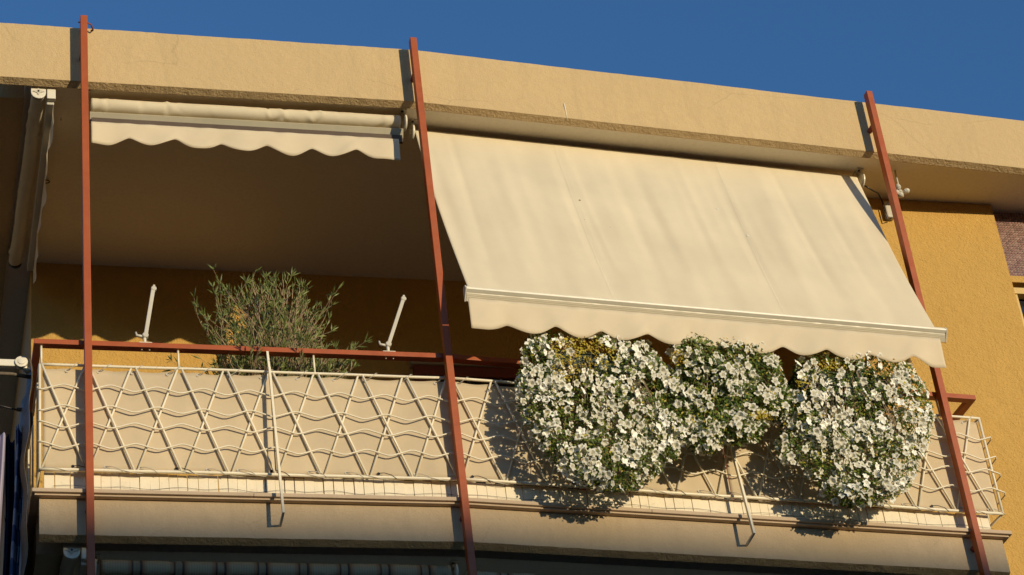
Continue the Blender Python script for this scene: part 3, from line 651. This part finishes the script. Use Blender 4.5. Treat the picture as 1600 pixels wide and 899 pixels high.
def petunia(poly_px, label, seed, Y0=-.17, B=.13, holes=(), yellow=None, HS=9):
    rr = random.Random(seed)
    poly = [tuple(atR(x, y, Y0)[i] for i in (0, 2)) for x, y in poly_px]
    xs = [p[0] for p in poly]; zs = [p[1] for p in poly]; cx = sum(xs)/len(xs); cz = sum(zs)/len(zs)
    t = thing('petunia_plant', label, 'flowering plant', RT((cx, -.1, min(zs))), 'white petunias hanging over the railing')
    EM = .20
    def surf(p):
        e = min(1, edged(p, poly)/EM); bump = mn.noise(Vector((p[0]*5, p[1]*5, seed)))*.06
        return e, Y0-B*math.sqrt(1-(1-e)**2)+bump*e
    def SH(p, y): return RT((p[0]-.25*(Y0-y), y, p[1]-.65*(Y0-y)))
    hp = [(tuple(atR(x, y, Y0)[i] for i in (0, 2)), r_) for x, y, r_ in holes]
    yp = [(tuple(atR(x, y, Y0)[i] for i in (0, 2)), r_, r2) for x, y, r_, r2 in (yellow or [])]
    def yel(p): return any(((p[0]-c[0])/a)**2+((p[1]-c[1])/b)**2 < 1 for c, a, b in yp)
    pts = []; tries = 0; grid = {}
    x0, x1, z0, z1 = min(xs), max(xs), min(zs), max(zs); RM = .0335
    while tries < 30000:
        tries += 1; p = (rr.uniform(x0, x1), rr.uniform(z0, z1))
        if not inpoly(p, poly): continue
        dn = mn.noise(Vector((p[0]*5.5, p[1]*5.5, seed*3.1)))+.5*mn.noise(Vector((p[0]*15, p[1]*15, seed)))
        if dn < -.03 and rr.random() < .92: continue
        if yel(p) and rr.random() < .985: continue
        if any((Vector(p)-Vector(c)).length < r_*.8 for c, r_ in hp) and rr.random() < .8: continue
        rm = RM*(1+max(0, -dn)*1.5)
        if any((p[0]-q_[0])**2+(p[1]-q_[1])**2 < rm*rm for q_ in pts[-4000:]): continue
        pts.append(p)
    rr.shuffle(pts)
    ext = MB(RT); F0 = FM[0]; nf = 0
    for i, p in enumerate(pts):
        e, y = surf(p); y += rr.uniform(-.02, .04)
        g = .02; nx = -(surf((p[0]+g, p[1]))[1]-surf((p[0]-g, p[1]))[1])/(2*g); nz_ = -(surf((p[0], p[1]+g))[1]-surf((p[0], p[1]-g))[1])/(2*g)
        nv = Vector((-nx*-1*.25, -1, -nz_*-1*.25))
        nv = Vector((nv.x*-1+.25, -1, -nv.z*-1*0+.0))+Vector((rr.uniform(-.8, .7), 0, rr.uniform(-.95, .5)))
        nv = RT(nv.normalized()).normalized(); P = SH(p, y)
        mt = nv.to_track_quat('Z', 'Y').to_matrix().to_4x4() @ Matrix.Rotation(rr.uniform(0, 6), 4, 'Z'); sc_ = rr.uniform(.74, 1.14) if rr.random() > .08 else rr.uniform(.35, .5)
        if i < 296:
            o = bpy.data.objects.new('flower', FM[rr.randrange(6)]); sc.collection.objects.link(o); o.parent = t
            mt = Matrix.Translation(P-t.location) @ mt @ Matrix.Scale(sc_, 4); o.matrix_local = mt
        else:
            me = FM[rr.randrange(6)]; n = len(ext.v); mm = Matrix.Translation(P) @ mt @ Matrix.Scale(sc_, 4)
            ext.v += [mm @ v.co for v in me.vertices]; fs = [[k+n for k in q.vertices] for q in me.polygons]; ext.f += fs; ext.sm += [False]*len(fs); ext.m += [0]*len(fs); nf += 1
    if nf: ext.build('flowers', M['petal2'], t, recalc=False, kind='stuff')
    vs, fs, yv, yf = [], [], [], []; c = 0
    while c < 9000:
        p = (rr.uniform(x0, x1), rr.uniform(z0, z1))
        if not inpoly(p, poly): continue
        if rr.random() < .75 and any((Vector(p)-Vector(q0)).length < r_*.8 for q0, r_ in hp[HS:]): continue
        c += 1; e, y = surf(p); back = Y0+B*1.1*math.sqrt(1-(1-e)**2)
        k = rr.random()**2.2; yy = y+.012+(back-y)*k*.9
        nv = Vector((rr.uniform(-1, 1)+.2, -1, rr.uniform(-.2, 1.1)))
        if yel(p) or rr.random() < .035: leafquad(yv, yf, SH(p, yy-.035), RT(nv), rr.uniform(.012, .026), rr.uniform(.009, .016), rr)
        else: leafquad(vs, fs, SH(p, yy), RT(nv), rr.uniform(.018, .038), rr.uniform(.010, .020), rr)
    m = MB(); m.v = vs; m.f = fs; m.sm = [False]*len(fs); m.m = [0]*len(fs); m.build('foliage', M['leaf'], t, recalc=False, kind='stuff')
    m = MB(); m.v = yv; m.f = yf; m.sm = [False]*len(yf); m.m = [0]*len(yf); m.build('yellow_foliage', M['yleaf'], t, recalc=False, kind='stuff')
    st = MB(RT)
    for i in range(130):
        p = (rr.uniform(x0, x1), rr.uniform(z0, z1))
        if not inpoly(p, poly): continue
        e, y = surf(p); a = Vector((cx+(p[0]-cx)*.4, -.10, .93)); b = Vector((p[0]-.25*(Y0-y), y+.03, p[1]-.65*(Y0-y))); mid = (a+b)/2+Vector((0, -.08, .05))
        st.tube([a, mid, b], [.0025, .002, .0014], 4, cap=False)
    st.build('stems', M['branch'], t, recalc=False, kind='stuff')
    bx = MB(RT); w_ = (x1-x0)*.27; bx.box((cx-w_, -.20, .74), (cx+w_, .02, .90)); bx.box((cx-w_-.008, -.208, .9002), (cx+w_+.008, .028, .915)); bx.build('flower_box', M['boxgreen'], t, bevel=.006)
    return t
petunia([(815, 548), (828, 527), (850, 516), (880, 520), (905, 523), (950, 519), (985, 523), (1008, 533), (1036, 566), (1072, 598), (1088, 640), (1080, 668), (1062, 695), (1058, 715), (1042, 722), (1020, 745), (990, 766), (958, 770), (930, 762), (905, 758), (880, 740), (862, 722), (845, 700), (825, 672), (812, 640), (806, 600), (814, 580)],
        'white petunia with a yellowing leafy patch at its top, left of three', 11, holes=[(920, 548, .07), (1010, 560, .05), (1072, 575, .085), (1075, 690, .07)], HS=2, yellow=[(908, 552, .22, .11), (880, 580, .09, .06)])
petunia([(1044, 548), (1050, 522), (1080, 511), (1110, 517), (1150, 520), (1178, 526), (1200, 542), (1216, 566), (1228, 600), (1240, 632), (1228, 655), (1200, 660), (1180, 690), (1150, 695), (1130, 690), (1110, 710), (1085, 705), (1070, 690), (1072, 640), (1062, 600), (1048, 575)],
        'white petunia hanging in the middle of the three, above the long cream strut', 12, holes=[(1052, 580, .05), (1100, 560, .04), (1046, 572, .06), (1222, 690, .05)], HS=2, yellow=[(1055, 560, .05, .05), (1185, 650, .10, .03)])
petunia([(1238, 592), (1243, 562), (1266, 549), (1300, 552), (1345, 547), (1385, 553), (1415, 562), (1432, 585), (1448, 610), (1457, 650), (1450, 690), (1438, 712), (1428, 745), (1412, 770), (1385, 785), (1350, 792), (1315, 792), (1290, 778), (1278, 752), (1250, 728), (1218, 722), (1212, 700), (1226, 670), (1222, 645), (1231, 618)],
        'white petunia closest to the rightmost post, right of the three over the railing', 13, holes=[(1250, 660, .09), (1320, 575, .06), (1234, 570, .04)], HS=2, yellow=[(1290, 572, .12, .03), (1250, 600, .05, .05)])

# ------------------------------------------------------------------ the shrub behind the handrail
sh0 = atL(444, 640, .38)
sh = thing('potted_shrub', 'twiggy narrow-leaved potted shrub rising behind the red handrail on the left', 'shrub', (sh0.x, .42, -.04))
rr = random.Random(4); br = MB(); lv, lf = [], []
def lance(p, d, ln, wd):
    d = d.normalized(); s = d.cross(Vector((rr.uniform(-.4, .4), -1, rr.uniform(-.4, .4)))).normalized(); n = len(lv); up_ = s.cross(d)
    lv.extend([p, p+d*ln*.45+s*wd*.5, p+d*ln*.55+up_*ln*.05, p+d*ln*.45-s*wd*.5, p+d*ln+up_*-ln*.06])
    lf.extend([(n, n+1, n+2), (n, n+2, n+3), (n+1, n+4, n+2), (n+2, n+4, n+3)])
tips = []
def grow(p, d, L, r, depth):
    n = 5; pts = [p]; rs = [r]
    for i in range(n):
        d = (d+Vector((rr.uniform(-.22, .22), rr.uniform(-.22, .22), rr.uniform(-.10, .16)))).normalized(); pts.append(pts[-1]+d*L/n); rs.append(r*(1-.5*(i+1)/n))
    br.tube(pts, rs, 4, cap=False)
    if depth == 0:
        for i in range(1, n+1):
            if rr.random() < .7 or i > 3:
                for _ in range(rr.randrange(1, 3) if i < n else 5): lance(pts[i], d+Vector((rr.uniform(-.9, .9), rr.uniform(-.9, .9), rr.uniform(-.5, .7))), rr.uniform(.040, .075), rr.uniform(.007, .011))
        return
    for k in range(rr.randrange(2, 4) if depth > 1 else rr.randrange(2, 5)):
        i = rr.randrange(2, n+1); grow(pts[i], (d+Vector((rr.uniform(-.62, .62), rr.uniform(-.6, .6), rr.uniform(-.25, .5)))), L*rr.uniform(.45, .75), r*.6, depth-1)
bz = .42
for i in range(130):
    q = rr.uniform(-1, 1)
    grow(Vector((sh0.x+rr.uniform(-.07, .07), .42+rr.uniform(-.06, .06), bz)), Vector((q*.50, rr.uniform(-.3, .3), 1)), (.80-.20*abs(q))*(rr.uniform(.72, .98) if i < 34 else rr.uniform(.4, .8)), .0055, 2)
for i in range(330):
    q = rr.uniform(-1, 1); p = Vector((sh0.x+rr.uniform(-.12, .12), .42+rr.uniform(-.1, .1), bz+rr.uniform(.1, .55)*(1-abs(q)*.5))); d = Vector((q*.8, rr.uniform(-.5, .5), rr.uniform(.5, 1.1))).normalized()
    pts = [p]
    for _ in range(6): d = (d+Vector((rr.uniform(-.35, .35), rr.uniform(-.3, .3), rr.uniform(-.12, .3)))).normalized(); pts.append(pts[-1]+d*rr.uniform(.05, .11))
    br.tube(pts, [.0045, .0042, .004, .0036, .003, .0026, .002], 4, cap=False)
    for e in (3, 4, 5):
        d2 = (d+Vector((rr.uniform(-.9, .9), rr.uniform(-.6, .6), rr.uniform(-.2, .7)))).normalized(); br.tube([pts[e], pts[e]+d2*.05, pts[e]+d2*.10+Vector((0, 0, .015))], [.003, .0025, .0018], 4, cap=False)
        if rr.random() < .7:
            for _ in range(3): lance(pts[e]+d2*.10, d2+Vector((rr.uniform(-.8, .8), rr.uniform(-.8, .8), rr.uniform(-.3, .7))), rr.uniform(.03, .055), rr.uniform(.006, .010))
zc_ = atL(436, 500, .42).z
for i in range(1300):
    a = rr.uniform(0, 6.283); h_ = rr.uniform(-1, 1); q = rr.uniform(.25, 1)**.5
    p = Vector((sh0.x-.02+math.cos(a)*math.sqrt(1-h_*h_)*.33*q, .42+math.sin(a)*math.sqrt(1-h_*h_)*.24*q, zc_-.02+h_*.30*q))
    if mn.noise(p*9) < -.05: continue
    d = (p-Vector((sh0.x, .42, zc_-.35))).normalized()
    lance(p, d+Vector((rr.uniform(-.8, .8), rr.uniform(-.8, .8), rr.uniform(-.4, .8))), rr.uniform(.035, .065), rr.uniform(.006, .010))
    if i % 3 == 0: br.tube([p-d*.10, p-d*.04+Vector((rr.uniform(-.01, .01), 0, 0)), p+d*.01], [.003, .0025, .002], 4, cap=False)
br.build('branches', M['branch'], sh, recalc=False, kind='stuff')
m = MB(); m.v = lv; m.f = lf; m.sm = [False]*len(lf); m.m = [0]*len(lf); m.build('leaves', M['oleaf'], sh, recalc=False, kind='stuff')
MB().tube([(sh0.x, .42, .2), (sh0.x+.01, .42, .45)], [.03, .022], 8).build('trunk', M['branch'], sh)
MB()._lathe(Vector((sh0.x, .42, -.03)), Vector((0, 0, 1)), [(0, .12), (.26, .165), (.262, .18), (.30, .18), (.30, .16), (.26, .155)], 24, 0).build('pot', M['terracotta'], sh)

# ------------------------------------------------------------------ left end: arm, drying rack, washing, plastic sheet
ja = atX(34, 570, -2.47)
ja = atL(33, 569, .20)
t = thing('side_awning_arm', 'white folding awning arm with a round joint reaching out at the left edge', 'arm', ja)
MB().box((ja.x-1.1, .185, ja.z-.024), (ja.x-.01, .215, ja.z+.022)).build('bar', M['alu'], t, bevel=.005)
MB().disc((ja.x, .165, ja.z), (0, 1, 0), [(0, .008), (.002, .02), (.006, .022), (.008, .036), (.045, .036), (.05, .028)], 20).build('joint', M['alu'], t)
MB().tube([(ja.x, .20, ja.z-.005), (-2.42, .22, ja.z-.045)], [.024, .016], 10).build('knuckle', M['alu'], t)
g = MB(); g.tube([atL(-150, 578, .24), atL(20, 585, .24), atL(50, 590, .24)], .012, 8)
tag(g.build('grey_green_rod', M['plastic']), 'dark grey-green rod just below the white arm at the left edge', 'rod')
rk = thing('drying_rack', 'black wire drying rack hung off the left side of the balcony', 'drying rack', atL(47, 655, .3))
MB().tube([atL(-120, 622, .3), atL(0, 634, .3), atL(28, 641, .3)], .005, 6).build('rod', M['dark'], rk)
MB().tube([atL(26, 640, .3), atL(40, 641, .3), atL(47, 648, .3), atL(48, 662, .3), atL(43, 676, .3)], [.012, .014, .016, .014, .008], 8).build('elbow', M['dark'], rk)
for k in (0, 1): MB().tube([(atL(10, 660, .3).x+.03*k-.06, .3+k*.2, atL(10, 660, .3).z), (atL(10, 660, .3).x+.03*k-.06, 1.2, atL(10, 660, .3).z)], .004, 6).build('line', M['alug'], rk)
def hang(name, label, mat, pxs, Y, ztop, zbot, dpt, seed):
    a = atL(pxs[0], 690, Y).x; b = atL(pxs[1], 690, Y).x; R_ = random.Random(seed); ph = R_.uniform(0, 6); nx, nz = 26, 40; vs = []
    for i in range(nx+1):
        u = i/nx
        for k in range(nz+1):
            v = k/nz; z = ztop+(zbot-ztop)*v
            x = a+(b-a)*u+.006*math.sin(u*9+v*3+ph)+(.008*math.sin(v*5+ph))-.02*v; y = Y+dpt*u+.03*math.sin(u*11+ph+v)
            vs.append((x, y, z-.03*math.sin(u*math.pi*2)*(v)))
    o = MB().add(vs, [(i*(nz+1)+k, (i+1)*(nz+1)+k, (i+1)*(nz+1)+k+1, i*(nz+1)+k+1) for i in range(nx) for k in range(nz)], True).build(name, mat, recalc=False)
    s_ = o.modifiers.new('thickness', 'SOLIDIFY'); s_.thickness = .003
    tag(o, label, 'cloth')
zt = atL(28, 662, .25).z
hang('hanging_cloth', 'blue and white checked cloth hanging at the left edge', M['check'], (22, 38), .25, zt, -.9, .10, 1)
hang('hanging_cloth', 'dark navy cloth hanging left of the checked cloth', M['navy'], (7, 24), .30, zt-.03, -.9, .10, 2)
hang('hanging_cloth', 'pale lilac patterned cloth hanging at the extreme left edge', M['lilac'], (-22, 9), .20, zt-.06, -.9, .10, 3)
vs = []; nx, nz = 50, 60; za = .90; zb = -.9
for i in range(nx+1):
    u = i/nx
    for k in range(nz+1):
        v = k/nz; z = za+(zb-za)*v
        if z > 0: xo = -2.425-.03*(1-z)
        else: xo = -2.455+.02*(-z)
        x = xo+.012*math.sin(u*37+v*4)+.010*math.sin(u*17+v*13)+.008*math.sin(v*29+u*5)
        vs.append((x, .10+1.6*u+.01*math.sin(v*20), z))
o = MB().add(vs, [(i*(nz+1)+k, (i+1)*(nz+1)+k, (i+1)*(nz+1)+k+1, i*(nz+1)+k+1) for i in range(nx) for k in range(nz)], True).build('plastic_sheet', M['plastic'], recalc=False)
s_ = o.modifiers.new('thickness', 'SOLIDIFY'); s_.thickness = .002
tag(o, 'crumpled grey plastic sheet covering the left side of the railing', 'sheet')

# ------------------------------------------------------------------ street
MB().add([(-400, -400, -8.9), (400, -400, -8.9), (400, 400, -8.9), (-400, 400, -8.9)], [(0, 1, 2, 3)]).build('ground', M['asphalt'], kind='structure')
nb = thing('unseen_building', 'cream building across the street whose shadow covers the lower facade', 'building', (20, -45, -8.9))
TB = -.13+41.08*.13
MB().box((-30, -60, -8.9), (70, -41, TB)).build('wall', M['slab'], nb)
nb = thing('unseen_building', 'added cream building, out of view to the left, for warm bounce light', 'building', (-30, 10, -8.9))  # unseen block, added to cut blue sky and bounce warm light onto the left side
MB().box((-45, -18, -8.9), (-19, 45, 9)).build('wall', M['slab'], nb)
